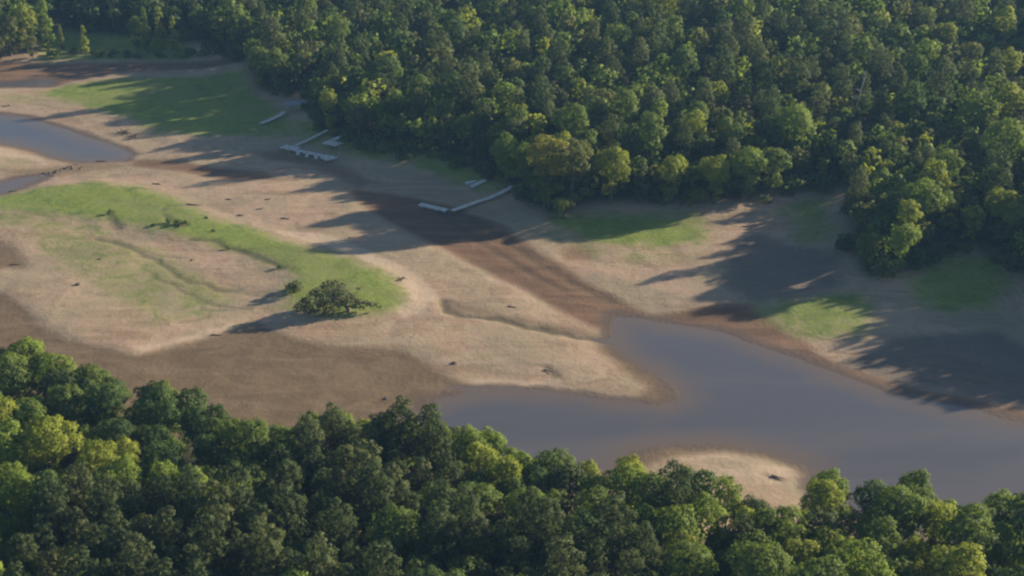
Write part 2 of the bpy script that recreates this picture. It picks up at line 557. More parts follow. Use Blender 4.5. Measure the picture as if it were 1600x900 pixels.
def ground_mat():
    m, n = mat_new('lakebed and banks')
    out = N(n, "ShaderNodeOutputMaterial")
    geo = N(n, "ShaderNodeNewGeometry")
    P = geo.outputs['Position']
    A = {}
    for k in ('grass', 'wet', 'brown', 'dark', 'pale', 'gully', 'shore', 'floor'):
        a = N(n, "ShaderNodeAttribute", attribute_name=k); A[k] = a.outputs['Fac']
    big = noise_node(n, P, .035, 5, .6, .6)
    mid = noise_node(n, P, .16, 6, .62, .8)
    fine = noise_node(n, P, .9, 6, .65, .3)
    sep = N(n, "ShaderNodeSeparateXYZ"); n.links.new(P, sep.inputs[0])
    # drawdown rings: thin bands that follow the height of the old shoreline
    hz = math_node(n, 'ADD', math_node(n, 'MULTIPLY', sep.outputs[2], 2.4), math_node(n, 'MULTIPLY', mid, 1.3))
    comb = N(n, "ShaderNodeCombineXYZ")
    n.links.new(hz, comb.inputs[2])
    n.links.new(math_node(n, 'MULTIPLY', sep.outputs[0], .012), comb.inputs[0]); n.links.new(math_node(n, 'MULTIPLY', sep.outputs[1], .012), comb.inputs[1])
    rings = noise_node(n, comb.outputs[0], 2.6, 5, .7)
    # flow streaks running along the old channel (upper left to lower right of the lakebed)
    mp = N(n, "ShaderNodeMapping"); mp.inputs['Rotation'].default_value = (0, 0, R(62)); mp.inputs['Scale'].default_value = (.028, .22, .1)
    n.links.new(P, mp.inputs[0])
    streak = noise_node(n, mp.outputs[0], 1.0, 6, .6, .7)
    sand = mix(n, ramp2(n, rings, .40, .60), (.278, .188, .116), (.398, .296, .192))
    sand = mix(n, math_node(n, 'MULTIPLY', ramp2(n, streak, .42, .60), .75), sand, (.430, .300, .205))
    sand = mix(n, math_node(n, 'MULTIPLY', ramp2(n, big, .42, .62), .65), sand, (.275, .235, .145))
    sand = mix(n, math_node(n, 'MULTIPLY', ramp2(n, fine, .5, .75), .22), sand, (.215, .155, .105))

    organic = math_node(n, 'ADD', math_node(n, 'MULTIPLY', mid, .62), math_node(n, 'MULTIPLY', fine, .38))

    hue = noise_node(n, mp.outputs[0], 3.1, 4, .6, 1.2)
    sand = mix(n, math_node(n, 'MULTIPLY', ramp2(n, hue, .48, .62), .5), sand, (.385, .255, .180))
    line = noise_node(n, comb.outputs[0], 7.0, 3, .6)
    sand = mix(n, math_node(n, 'MULTIPLY', ramp2(n, line, .56, .66), .45), sand, (.225, .165, .110))

    def edge(a, amount, lo, hi, nz=organic):
        v = math_node(n, 'ADD', a, math_node(n, 'MULTIPLY', math_node(n, 'SUBTRACT', nz, .5), amount))
        return ramp2(n, v, lo, hi)
    pale = edge(A['pale'], .9, .25, .75, streak)
    c = mix(n, math_node(n, 'MULTIPLY', pale, .75), sand, (.50, .375, .265))
    wet_c = mix(n, ramp2(n, mid, .35, .65), (.145, .096, .052), (.190, .130, .072))
    wet_c = mix(n, math_node(n, 'MULTIPLY', ramp2(n, streak, .52, .72), .55), wet_c, (.240, .172, .112))
    wet = edge(A['wet'], .9, .12, .88)
    c = mix(n, wet, c, wet_c)
    brown_c = mix(n, ramp2(n, streak, .35, .65), (.115, .060, .036), (.198, .112, .064))
    c = mix(n, math_node(n, 'MULTIPLY', edge(A['brown'], 1.0, .10, .75, streak), .92), c, brown_c)
    c = mix(n, math_node(n, 'MULTIPLY', edge(A['dark'], .8, .2, .8), .75), c, (.115, .095, .085))  # shade of the headland and right bank, put into the ground colour
    # damp rim along the water
    shr = math_node(n, 'ADD', A['shore'], math_node(n, 'MULTIPLY', math_node(n, 'SUBTRACT', mid, .5), 5.0))
    rim = math_node(n, 'SUBTRACT', 1.0, ramp2(n, shr, 1.2, 4.2))
    c = mix(n, math_node(n, 'MULTIPLY', rim, .85), c, (.120, .085, .062))
    grass_c = mix(n, ramp2(n, fine, .35, .65), (.112, .178, .026), (.215, .262, .038))
    grass_c = mix(n, math_node(n, 'MULTIPLY', ramp2(n, big, .45, .6), .6), grass_c, (.185, .205, .055))
    grass_c = mix(n, math_node(n, 'MULTIPLY', ramp2(n, mid, .50, .64), .5), grass_c, (.090, .140, .030))
    tuft = noise_node(n, P, 2.2, 4, .7)
    grass_c = mix(n, math_node(n, 'MULTIPLY', ramp2(n, tuft, .52, .7), .5), grass_c, (.250, .225, .105))
    g = edge(A['grass'], 2.0, .20, 1.0)
    c = mix(n, math_node(n, 'MULTIPLY', g, .96), c, grass_c)
    c = mix(n, A['gully'], c, (.075, .070, .038))
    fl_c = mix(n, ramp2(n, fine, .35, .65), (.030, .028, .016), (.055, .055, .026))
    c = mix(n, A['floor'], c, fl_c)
    bs = N(n, "ShaderNodeBsdfPrincipled")
    n.links.new(c, bs.inputs['Base Color'])
    damp = math_node(n, 'MAXIMUM', rim, math_node(n, 'MULTIPLY', wet, .55))
    ro = N(n, "ShaderNodeMapRange"); n.links.new(damp, ro.inputs[0]); ro.inputs[3].default_value = .95; ro.inputs[4].default_value = .55
    n.links.new(ro.outputs[0], bs.inputs['Roughness'])
    bs.inputs['Specular IOR Level'].default_value = .25
    bmp = N(n, "ShaderNodeBump"); bmp.inputs['Strength'].default_value = .5; bmp.inputs['Distance'].default_value = .35
    n.links.new(math_node(n, 'ADD', fine, math_node(n, 'MULTIPLY', rings, .5)), bmp.inputs['Height'])
    n.links.new(bmp.outputs[0], bs.inputs['Normal'])
    n.links.new(bs.outputs[0], out.inputs[0])
    return m


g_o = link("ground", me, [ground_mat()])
tag(g_o, 'exposed sandy lakebed, mud flats, grass and forest floor', kind='structure')


def water_mat():
    m, n = mat_new('muddy water')
    out = N(n, "ShaderNodeOutputMaterial")
    geo = N(n, "ShaderNodeNewGeometry")
    P = geo.outputs['Position']
    mp = N(n, "ShaderNodeMapping"); mp.inputs['Rotation'].default_value = (0, 0, R(20)); mp.inputs['Scale'].default_value = (.012, .05, .05)
    n.links.new(P, mp.inputs[0])
    f = noise_node(n, mp.outputs[0], 1.0, 5, .6, .6)
    bank = N(n, "ShaderNodeAttribute", attribute_name='offshore').outputs['Fac']     # metres from the bank: silt hangs in the shallows
    edge_n = math_node(n, 'ADD', bank, math_node(n, 'MULTIPLY', math_node(n, 'SUBTRACT', noise_node(n, P, .12, 4), .5), 7.0))
    bs = N(n, "ShaderNodeBsdfPrincipled")
    deep = mix(n, ramp2(n, f, .35, .65), (.098, .094, .104), (.122, .112, .114))
    c = mix(n, ramp2(n, edge_n, -1.0, 9.0), (.150, .112, .086), deep)
    n.links.new(c, bs.inputs['Base Color'])
    ro = N(n, "ShaderNodeMapRange"); n.links.new(f, ro.inputs[0]); ro.inputs[1].default_value = .35; ro.inputs[2].default_value = .65
    ro.inputs[3].default_value = .06; ro.inputs[4].default_value = .20
    n.links.new(ro.outputs[0], bs.inputs['Roughness'])
    bs.inputs['IOR'].default_value = 1.33
    b = N(n, "ShaderNodeBump"); b.inputs['Strength'].default_value = .3; b.inputs['Distance'].default_value = .06
    n.links.new(noise_node(n, P, 1.1, 4), b.inputs['Height'])
    n.links.new(b.outputs[0], bs.inputs['Normal'])
    n.links.new(bs.outputs[0], out.inputs[0])
    return m


WM = water_mat()
# each body of water is its own flat sheet at lake level
for i, (x0, x1, y0, y1, nm, lb) in enumerate([
    (at(-150, 215)[0] - 30, at(215, 247)[0], at(0, 262)[1], at(0, 168)[1], 'pond', 'grey pond left in the lakebed, upper end of the old channel'),
    (at(-150, 290)[0] - 20, at(95, 275)[0], at(0, 335)[1], at(0, 264)[1] - .5, 'water', 'narrow sliver of grey water beside the green bank'),
    (at(-150, 130)[0], at(100, 128)[0], at(0, 142)[1], at(0, 118)[1], 'puddle', 'small pale puddle in the dark creek bed'),
    (at(580, 700)[0] - 20, 420.0, 150.0, at(0, 484)[1], 'lake_water', 'grey muddy water remaining in the lake')]):
    wx = np.linspace(x0, x1, max(2, int((x1 - x0) / 2))); wy = np.linspace(y0, y1, max(2, int((y1 - y0) / 2)))
    WX, WY = np.meshgrid(wx, wy, indexing='ij'); ii = np.arange(WX.size).reshape(WX.shape)
    me = mesh_arrays(nm, np.stack([WX.ravel(), WY.ravel(), np.zeros(WX.size)], 1),
                     np.stack([ii[:-1, :-1].ravel(), ii[1:, :-1].ravel(), ii[1:, 1:].ravel(), ii[:-1, 1:].ravel()], 1))
    add_attr(me, 'offshore', np.clip(-samp('W', WX, WY), -5, 40) + (30 if nm == 'puddle' else 0))
    tag(link(nm, me, [WM]), lb, kind='structure')

# ------------------------------------------------------------------ trees
def leaf_quads(C, D, size, rng, tilt=.55, aspect=1.0):
    """quads centred at C (n,3), facing roughly D (n,3)"""
    n = len(C)
    nrm = D + rng.normal(0, tilt, (n, 3)); nrm /= np.linalg.norm(nrm, axis=1, keepdims=True) + 1e-9
    r = rng.normal(0, 1, (n, 3))
    t = np.cross(nrm, r); t /= np.linalg.norm(t, axis=1, keepdims=True) + 1e-9
    b = np.cross(nrm, t)
    s = (size * rng.uniform(.65, 1.35, n))[:, None] * .5
    t = t * s; b = b * s * aspect
    V = np.stack([C - t - b * .7, C + t * .8 - b, C + t + b * .8, C - t * .7 + b], 1)
    return V.reshape(-1, 3), np.arange(n * 4).reshape(n, 4)


def lobes_to_leaves(L, size, cover, rng, flat=.85, tilt=.4, aspect=1.0, cut=.78):
    """L: list of (x,y,z,r). Leaves on each lobe's skin; those deep inside other lobes are dropped."""
    L = np.array(L); C = []; D = []
    for i, (x, y, z, r) in enumerate(L):
        n = int(cover * 4 * math.pi * r * r / (size * size) * .62)
        d = rng.normal(0, 1, (n, 3)); d /= np.linalg.norm(d, axis=1, keepdims=True)
        d = d[d[:, 2] > -.75]
        rr = r * rng.uniform(.72, 1.12, (len(d), 1))
        # lumpy skin
        rr = rr * (1 + .16 * np.sin(d[:, :1] * 5.1 + i) * np.sin(d[:, 1:2] * 4.7 + 2 * i) + .10 * np.sin(d[:, 2:3] * 9 + i))
        p = np.array([x, y, z]) + d * rr * np.array([1, 1, flat])
        dist = np.linalg.norm((p[:, None, :] - L[None, :, :3]) / np.array([1, 1, flat]), axis=2) / L[None, :, 3]
        dist[:, i] = 9
        k = dist.min(1) > cut
        C.append(p[k]); D.append(d[k])
    C = np.concatenate(C); D = np.concatenate(D)
    V, F = leaf_quads(C, D, size, rng, tilt, aspect)
    lo, hi = L[:, 2].min(), L[:, 2].max()
    out = (C - np.array([L[:, 0].mean(), L[:, 1].mean(), lo + (hi - lo) * .4])) / np.array([1, 1, 1.5])
    out /= np.linalg.norm(out, axis=1, keepdims=True) + 1e-6
    n = D * .95 + out * .5 + rng.normal(0, .22, D.shape)
    n /= np.linalg.norm(n, axis=1, keepdims=True)
    return V, F, np.repeat(n, 4, axis=0)


def lobes_broad(rng, H, base=.28, rx=4.2, n=26, peak=.0):
    L = []
    zc = H * (base + 1) / 2; rz = H * (1 - base) / 2
    for i in range(n):
        d = rng.normal(0, 1, 3); d /= np.linalg.norm(d)
        if d[2] < -.2 and rng.random() < .55: d[2] = abs(d[2])
        k = rng.uniform(.45, .82)
        ax = rx * (1 - peak * max(0, d[2]) * .6)
        r = rng.uniform(.75, 1.6) * rx / 4.4
        L.append((d[0] * ax * k, d[1] * ax * k, zc + d[2] * (rz - r * .6) * k * 1.12, r))
    for i in range(7):          # low leafy skirt
        a = rng.uniform(0, 6.28); q = rx * rng.uniform(.05, .6)
        L.append((math.cos(a) * q, math.sin(a) * q, H * rng.uniform(.10, .38), rng.uniform(.8, 1.35)))
    L.append((0, 0, zc, rx * .5)); L.append((rng.normal(0, .4), rng.normal(0, .4), zc - rz * .35, rx * .42)); L.append((0, 0, zc + rz * .4, rx * .42))
    return L


def lobes_pine(rng, H, base=.38, rx=3.0):
    L = []
    z = H * base
    while z < H * .97:
        t = (z - H * base) / (H * (1 - base))
        ring = rx * math.sqrt(max(0, 1 - t * t)) * (.8 + .2 * math.sin(min(1, t * 4) * math.pi / 2)) * .9 + .1
        k = max(2, int(2.2 * ring + 1))
        a0 = rng.uniform(0, 6.28)
        for j in range(k):
            a = a0 + 6.283 * j / k + rng.normal(0, .3)
            q = ring * rng.uniform(.5, 1.05)
            L.append((math.cos(a) * q, math.sin(a) * q, z + rng.normal(0, .35), rng.uniform(.85, 1.35) * (1.05 - .35 * t)))
        z += rng.uniform(1.0, 1.5)
    L.append((0, 0, H * .97, .8)); L.append((0, 0, H * (base + .22), rx * .42)); L.append((0, 0, H * (base + .42), rx * .33))
    return L


def lobes_slender(rng, H, base=.12, rx=1.9):
    L = []
    z = H * base
    while z < H * .98:
        t = (z - H * base) / (H * (1 - base))
        ring = rx * (1 - t ** 1.4) * (.6 + .4 * math.sin(min(1, t * 3) * math.pi / 2)) + .1
        for j in range(2 if t > .5 else 3):
            a = rng.uniform(0, 6.28); q = ring * rng.uniform(.3, 1.0)
            L.append((math.cos(a) * q, math.sin(a) * q, z + rng.normal(0, .3), rng.uniform(.6, 1.1) * (1.15 - .5 * t)))
        z += rng.uniform(.7, 1.1)
    return L


def lobes_bush(rng, H=3.2, rx=2.2, n=9):
    L = []
    for i in range(n):
        a = rng.uniform(0, 6.28); q = rx * rng.uniform(.1, .75)
        r = rng.uniform(.6, 1.15)
        L.append((math.cos(a) * q, math.sin(a) * q, max(.4, rng.uniform(.2, .85) * (H - r) * (1 - .3 * q / rx) + .2), r))
    return L


def trunk_mb(rng, H, r0, lean=.4, limbs=5, lo=.35, hi=.8, reach=2.4):
    mb = MB()
    lx, ly = rng.normal(0, lean), rng.normal(0, lean)
    pts = [(lx * t * t, ly * t * t, H * t - (.5 if t == 0 else 0)) for t in (0, .05, .2, .4, .6, .8, .93)]
    mb.tube(pts, [r0 * 1.5, r0 * 1.05, r0 * .9, r0 * .75, r0 * .55, r0 * .3, r0 * .1], 8)
    for i in range(limbs):
        t = rng.uniform(lo, hi); a = rng.uniform(0, 6.28)
        p = Vector((lx * t * t, ly * t * t, H * t)); q = reach * rng.uniform(.6, 1.1) * (1.15 - t * .6)
        e = p + Vector((math.cos(a) * q, math.sin(a) * q, q * rng.uniform(.35, .9)))
        m_ = (p + e) / 2 + Vector((0, 0, -.15 * q))
        mb.tube([p, m_, e], [r0 * .38, r0 * .24, r0 * .07], 6)
    return mb


SPEC = {}
LODV = {}


def make_species(key, H, lob, n, size, cover, trunk_r, reach, seed, aspect=1.0, tilt=.38, lod_size=.95, limb_lo=.35):
    SPEC[key] = []; LODV[key] = []
    for i in range(n):
        rng = np.random.default_rng(seed * 100 + i)
        L = lob(rng)
        V, F_, Nn = lobes_to_leaves(L, size, cover, rng, tilt=tilt, aspect=aspect)
        crown = mesh_arrays(key + "_crown", V, F_, nor=Nn)
        tm = trunk_mb(rng, H * .9, trunk_r, reach=reach, lo=limb_lo)
        trunk = tm.mesh(key + "_trunk")
        # whole-tree mesh (crown slot 0, trunk slot 1) for trees too small to show their parts
        V2, F2, N2 = lobes_to_leaves(L, size * 1.25, cover * .95, rng, tilt=tilt, aspect=aspect)
        quads = [f for f in tm.f if len(f) == 4]
        VV = np.concatenate([V2, np.array(tm.v)]); FF = np.concatenate([F2, np.array(quads) + len(V2)])
        tn = np.array(tm.v) * [1, 1, 0] + [0, 0, .01]; tn /= np.linalg.norm(tn, axis=1, keepdims=True) + 1e-6
        whole = mesh_arrays(key + "_whole", VV, FF, np.concatenate([np.zeros(len(F2)), np.ones(len(quads))]), nor=np.concatenate([N2, tn]))
        for m_ in (crown, trunk, whole):
            m_.materials.append(BARK)
        whole.materials.append(BARK)
        SPEC[key].append((crown, trunk, whole, H))
        V3, F3, N3 = lobes_to_leaves(L, lod_size, .75, rng, tilt=tilt)
        LODV[key].append((V3, F3, H, N3))


make_species('oak', 15.0, lambda r: lobes_broad(r, 15.0, .34, 4.9, 50), 7, .30, 1.25, .28, 2.8, 1)
make_species('round', 12.5, lambda r: lobes_broad(r, 12.5, .32, 3.8, 38), 6, .30, 1.25, .22, 2.2, 2)
make_species('pointed', 16.0, lambda r: lobes_broad(r, 16.0, .34, 3.8, 44, peak=.35), 5, .30, 1.25, .24, 2.2, 3)
make_species('pine', 17.5, lambda r: lobes_pine(r, 17.5, .42, 3.1), 6, .32, 1.5, .25, 2.0, 4, aspect=.7, tilt=.42)
make_species('slender', 14.0, lambda r: lobes_slender(r, 14.0), 4, .34, 1.2, .16, 1.2, 5)
make_species('bush', 3.2, lambda r: lobes_bush(r), 5, .28, 1.2, .07, .9, 6, limb_lo=.15)

NEARZONE_PINE = [[(470, 640), (560, 620), (690, 650), (720, 760), (860, 800), (1010, 810), (1010, 905), (440, 905), (400, 760)],
                 [(90, 745), (180, 735), (330, 735), (420, 800), (420, 905), (0, 905), (0, 800)]]


def inside(poly, x, y):
    c = False
    for (ax, ay), (bx, by) in zip(poly, poly[1:] + poly[:1]):
        if (ay > y) != (by > y) and x < (bx - ax) * (y - ay) / (by - ay) + ax: c = not c
    return c


TREES = []     # dict(x,y,z,s,key,tint,area)
pr = random.Random(3)
grid = {}


def too_close(x, y, r):
    gx, gy = int(x // 6), int(y // 6)
    for i in range(-2, 3):
        for j in range(-2, 3):
            for (a, b, q) in grid.get((gx + i, gy + j), ()):
                if (a - x) ** 2 + (b - y) ** 2 < ((r + q) * .5) ** 2: return True
    return False


def put(x, y, s, key, tint, area, space, note=None, force=False, sz=1.0):
    if not force and too_close(x, y, space): return False
    grid.setdefault((int(x // 6), int(y // 6)), []).append((x, y, space))
    TREES.append(dict(x=x, y=y, z=float(height(x, y)) - .15, s=s, key=key, tint=tint, area=area, note=note, rz=pr.uniform(0, 6.28), v=pr.randrange(99), sz=sz))
    return True


def treepx(px, py, h, key, tint, area, note=None, space=5.0, sz=1.0):
    x, y, z = ground(px, py)
    H = SPEC[key][0][3]
    put(x, y, h / H / sz, key, tint, area, space, note, True, sz)


# trees the photograph singles out: (base x, base y, height m, form, tint, area, words)
NOTABLE = [
    (515, 206, 15, 'pointed', 'yellow-green', 'far', 'sunlit yellow-green tree standing alone in front of shaded woods, behind the finger-pier dock'),
    (562, 226, 13.5, 'oak', 'dull brown-green', 'far', 'round dull brown-green tree in shade beside the lone sunlit yellow-green tree'),
    (497, 208, 9, 'round', 'deep green', 'far', 'low deep green tree tucked against the lone sunlit yellow-green tree'),
    (790, 296, 18, 'pointed', 'bright green', 'far', 'bright green pointed tree at the shore, just behind the long angled walkway'),
    (820, 300, 16, 'round', 'bright green', 'far', 'bright green tree at the woods edge above the long angled walkway'),
    (858, 322, 21, 'oak', 'golden green', 'far', 'golden tinged tree, the most orange crown on the far shore'),
    (893, 322, 20, 'oak', 'olive', 'far', 'large rounded olive tree beside the golden tinged tree on far shore'),
    (850, 330, 12, 'round', 'mid green', 'far', 'mid green tree under the golden tinged crown at the woods edge'),
    (835, 322, 13, 'round', 'deep green', 'far', 'deep green tree below and beside the golden tinged crown'),
    (955, 318, 17, 'oak', 'yellow-green', 'far', 'broad yellow-green crown next along the shore from the golden tinged tree'),
    (876, 342, 7, 'round', 'bright green', 'far', 'small bright green tree alone at the waterside tip of the woods'),
    (1002, 318, 14, 'slender', 'grey-green', 'far', 'thin grey-green tree between the yellow-green crown and the cove woods'),
    (1050, 318, 15, 'round', 'yellow-green', 'far', 'small sunlit yellow-green crown at the woods edge above the bright lawn'),
    (1115, 318, 15, 'oak', 'yellow-green', 'far', 'sunlit yellow-green crown low on the woods edge before the shaded cove'),
    (1165, 312, 16, 'oak', 'bright green', 'far', 'bright green crown beside the shaded cove in the far woods'),
    (1205, 306, 15, 'round', 'mid green', 'far', 'mid green crown on the very edge of the shaded cove'),
    (1232, 262, 20, 'oak', 'bright green', 'far', 'large bright green tree just above the shaded cove'),
    (1352, 424, 11, 'round', 'mid green', 'far', 'lowest mid green tree at the tip of the shaded headland'),
    (1404, 424, 14, 'round', 'bright green', 'far', 'bright green tree lowest in the sunlit row on the headland'),
    (1412, 404, 17, 'pointed', 'yellow-green', 'far', 'yellow-green tree second up the sunlit row on the headland'),
    (1432, 380, 18, 'oak', 'bright green', 'far', 'bright green tree third up the sunlit row on the headland'),
    (1450, 350, 19, 'pointed', 'yellow-green', 'far', 'pointed yellow-green tree fourth up the sunlit row on the headland'),
    (1470, 330, 19, 'pointed', 'bright green', 'far', 'bright green tree fifth up the sunlit row on the headland'),
    (1560, 300, 22, 'oak', 'bright green', 'far', 'broad bright green tree uphill of the headland row'),
    (1472, 100, 16, 'round', 'yellow-green', 'far', 'brightest yellow crown high on the wooded hillside'),
    (432, 150, 17, 'oak', 'mid green', 'far', 'mid green tree at the corner of the woods above the shaded meadow'),
    (408, 136, 15, 'round', 'mid green', 'far', 'mid green tree first at the woods corner beside the shaded meadow'),
    (18, 86, 17, 'oak', 'olive', 'far', 'broad olive tree on the dark creek bank beyond the pond'),
    (2, 92, 12, 'oak', 'olive', 'far', 'lower olive tree in front on the dark creek bank beyond the pond'),
    (44, 82, 19, 'pointed', 'yellow-green', 'far', 'tall yellow-green tree in the clump on the far creek bank'),
    (52, 90, 9, 'round', 'olive', 'far', 'short olive tree ending the clump on the far creek bank'),
    (76, 78, 20, 'slender', 'bright green', 'far', 'tall slender tree just past the clump on the far creek bank'),
    (97, 80, 10, 'slender', 'olive', 'far', 'short slender olive tree after the tall one on the creek bank'),
    (134, 86, 12, 'slender', 'yellow-green', 'far', 'small slender yellow-green tree alone midway along the creek bank'),
    (215, 82, 15, 'pointed', 'mid green', 'far', 'mid green tree starting the sunlit trio beyond the creek'),
    (230, 82, 17, 'slender', 'bright green', 'far', 'bright green slender tree within the sunlit trio beyond the creek'),
    (253, 80, 18, 'slender', 'yellow-green', 'far', 'tallest yellow-green slender tree of the sunlit trio beyond the creek'),
    (274, 88, 16, 'slender', 'yellow-green', 'far', 'yellow-green slender tree closing the sunlit trio beyond the creek'),
]
for b in NOTABLE:
    treepx(*b)

# fill the woods
def far_pick(px, py, d):
    r = pr.random()
    if r < .18: key = 'pine'
    elif r < .50: key = 'round'
    elif r < .76: key = 'oak'
    else: key = 'pointed'
    if key == 'pine':
        t = pr.choice(['grey-green', 'dark green'])
    else:
        edge_boost = .12 if d > -12 else 0
        q = pr.random() - edge_boost
        t = 'yellow-green' if q < .10 else 'bright green' if q < .30 else 'olive' if q < .46 else 'mid green' if q < .82 else 'deep green' if q < .985 else 'dull brown-green'
    return key, t


def near_pick(px, py):
    in_pine = any(inside(z, px, py) for z in NEARZONE_PINE)
    r = pr.random()
    if in_pine:
        if r < .78: return 'pine', pr.choice(['grey-green', 'dark green', 'dark green'])
        return pr.choice(['round', 'oak']), pr.choice(['deep green', 'mid green', 'olive'])
    if r < .06: return 'pine', 'dark green'
    key = 'oak' if r < .5 else 'round' if r < .82 else 'pointed'
    bright = (px < 290 and 660 < py < 790) or (620 < px < 800 and py < 730) or px > 980 or py > 850
    q = pr.random()
    if bright: t = 'yellow-green' if q < .26 else 'bright green' if q < .68 else 'mid green' if q < .9 else 'deep green'
    else: t = 'yellow-green' if q < .05 else 'bright green' if q < .30 else 'mid green' if q < .74 else 'deep green'
    return key, t


def fill(area, x0, x1, y0, y1, tries, rmin, rmax):
    for _ in range(tries):
        x, y = pr.uniform(x0, x1), pr.uniform(y0, y1)
        d = float(samp(area, x, y))
        if d > (-1.0 if area == 'far' else -.5): continue
        z = 4.0 - d * .03
        px, py = pix(x, y, z + 14)
        dist = math.hypot(y, CAM_H)
        shade = 66 * FOC / dist
        if px < -60 or py < -150 or py > 960: continue
        if px > 1640 + shade: continue
        if area == 'far' and d < -75 and px > 1680: continue
        key, t = far_pick(px, py, d) if area == 'far' else near_pick(px, py)
        if area == 'far' and 60 < px < 290 and t not in ('grey-green', 'dark green'): t = pr.choice(['deep green', 'deep green', 'dark green'])  # shade of this belt put into the leaf colour: dark tints only
        H = SPEC[key][0][3]
        if area == 'far':
            s = pr.uniform(.72, 1.14) if pr.random() < .85 else pr.uniform(1.2, 1.45)
            if px > 1650: s = pr.uniform(1.2, 1.5) * (1.0 if y > 318 else .80 if y > 298 else .55)
            elif d > -6: s *= pr.uniform(.62, .95)
        else:
            s = pr.uniform(.72, 1.15)
            if d > -7 and key == 'pine': key = 'round'; H = SPEC[key][0][3]
            if d > -7: s *= (NEAR_Z - 3.6) / (H * s) * pr.uniform(.90, 1.14)
        if area == 'far':
            bx, by = pix(x, y, z)
            if 1225 < bx < 1520 and 235 < by < 345 and d > -45: s = min(s, .82)
            if 870 < bx < 1225 and d > -9: s = min(s, 10.5 / SPEC[key][0][3])
            if bx > 1640: key = pr.choice(['oak', 'round'])
        sp = {'pine': 5.3, 'round': 6.4, 'oak': 8.2, 'pointed': 6.6}[key] * s * pr.uniform(rmin, rmax)
        if area == 'far' and (d > -28 or px > 1620 or (px < 430 and py < 90)): sp *= .72 if px < 1620 else .55
        if area == 'near' and d > -12: sp *= .78
        put(x, y, s, key, t, area, sp)


fill('near', -150, 230, 165, 300, 30000, .80, .98)
fill('far', -220, 440, 215, 900, 110000, .92, 1.12)

# scrub along the foot of the woods and on the flats
edge_far = [p for p in FAR if -20 < p[1] and p[0] < 1700]
for (a, b) in zip(edge_far[:-1], edge_far[1:]):
    L = math.hypot(b[0] - a[0], b[1] - a[1])
    for k in range(int(L / 11)):
        t = pr.random(); px = a[0] + (b[0] - a[0]) * t; py = a[1] + (b[1] - a[1]) * t + pr.uniform(-2, 5)
        if px > 1610 or px < 0: continue
        x, y, z = ground(px, py)
        put(x, y, pr.uniform(.9, 2.1), 'bush', pr.choice(['mid green', 'deep green', 'olive', 'grey-green', 'dull brown-green']), 'scrub', 2.4)
for k in range(26):
    px = pr.uniform(476, 640); py = 190 + (px - 476) * .30 + pr.uniform(0, 13)
    x, y, z = ground(px, py)
    put(x, y, pr.uniform(.7, 1.5), 'bush', pr.choice(['grey-green', 'deep green', 'dull brown-green']), 'scrub', 2.6)
for k in range(34):
    px = pr.uniform(55, 395); py = 88 + pr.uniform(-6, 4)
    x, y, z = ground(px, py)
    put(x, y, pr.uniform(.6, 1.3), 'bush', pr.choice(['olive', 'grey-green', 'dull brown-green', 'mid green']), 'creek', 2.6)

for _ in range(2600):
    x, y = pr.uniform(-125, 200), pr.uniform(170, 290)
    d = float(samp('near', x, y))
    if not (-9 < d < .5): continue
    px, py = pix(x, y, 6)
    if px < -20 or px > 1620 or py > 960: continue
    put(x, y, pr.uniform(1.3, 2.6), 'bush', pr.choice(['mid green', 'deep green', 'bright green', 'mid green']), 'nearscrub', 2.6)

SCRUB = [(463, 456, 1.3, 'grey-green', 'small dark bush just beside the lone island tree'),
         (262, 349, .55, 'deep green', 'low dark bush in the hollow on the grassy ridge'),
         (278, 351, .65, 'mid green', 'low leafy bush beside the dark hollow on grassy ridge'),
         (291, 350, .5, 'deep green', 'small bush ending the clump on the grassy ridge'),
         (172, 334, .5, 'grey-green', 'solitary low bush at the head of the ridge gully'),
         (322, 341, .28, 'dark green', 'tiny dark tuft bush alone on the sandy side of ridge'),
         (334, 361, .3, 'deep green', 'tiny bush at the ridge edge gully')]
SCRUB += [(240, 353, .4, 'deep green', 'lone low green bush midway between the ridge gully and the bush clump'),
          (356, 389, .34, 'mid green', 'low green bush on the eroded lower edge of the grassy ridge'),
          (437, 419, .4, 'deep green', 'low green bush on the ridge edge a little above the island tree')]
for px, py, s, t, w in SCRUB:
    x, y, z = ground(px, py)
    put(x, y, s, 'bush', t, 'flat', 1.0, w, True)

# ---- which of them become things
for t in TREES:
    H = SPEC[t['key']][0][3] * t['s'] * t['sz']
    t['H'] = H
    t['px'], t['py'] = pix(t['x'], t['y'], t['z'] + H * .75)
    t['dist'] = math.sqrt(t['x'] ** 2 + t['y'] ** 2 + (CAM_H - 10) ** 2)
    t['seen'] = -25 < t['px'] < 1625 and -15 < t['py'] < (1010 if t['area'] in ('near', 'nearscrub') else 915)
    t['kind'] = 'pine_tree' if t['key'] == 'pine' else 'bush' if t['key'] == 'bush' else 'broadleaf_tree'
# hide test in the woods: a tree much lower than the neighbours between it and the camera shows little
for t in TREES:
    big = t['s'] * FOC / t['dist']
    t['rank'] = big + (1000 if t['note'] else 0)
LIMIT = {'pine_tree': 300, 'broadleaf_tree': 300, 'bush': 150}
things, rest = [], []
for kind, lim in LIMIT.items():
    c = sorted([t for t in TREES if t['kind'] == kind and t['seen']], key=lambda t: -t['rank'])
    things += c[:lim]; rest += c[lim:]
rest += [t for t in TREES if not t['seen']]

ORD = "first second third fourth fifth sixth seventh eighth ninth tenth eleventh twelfth thirteenth fourteenth fifteenth sixteenth seventeenth eighteenth nineteenth twentieth".split()


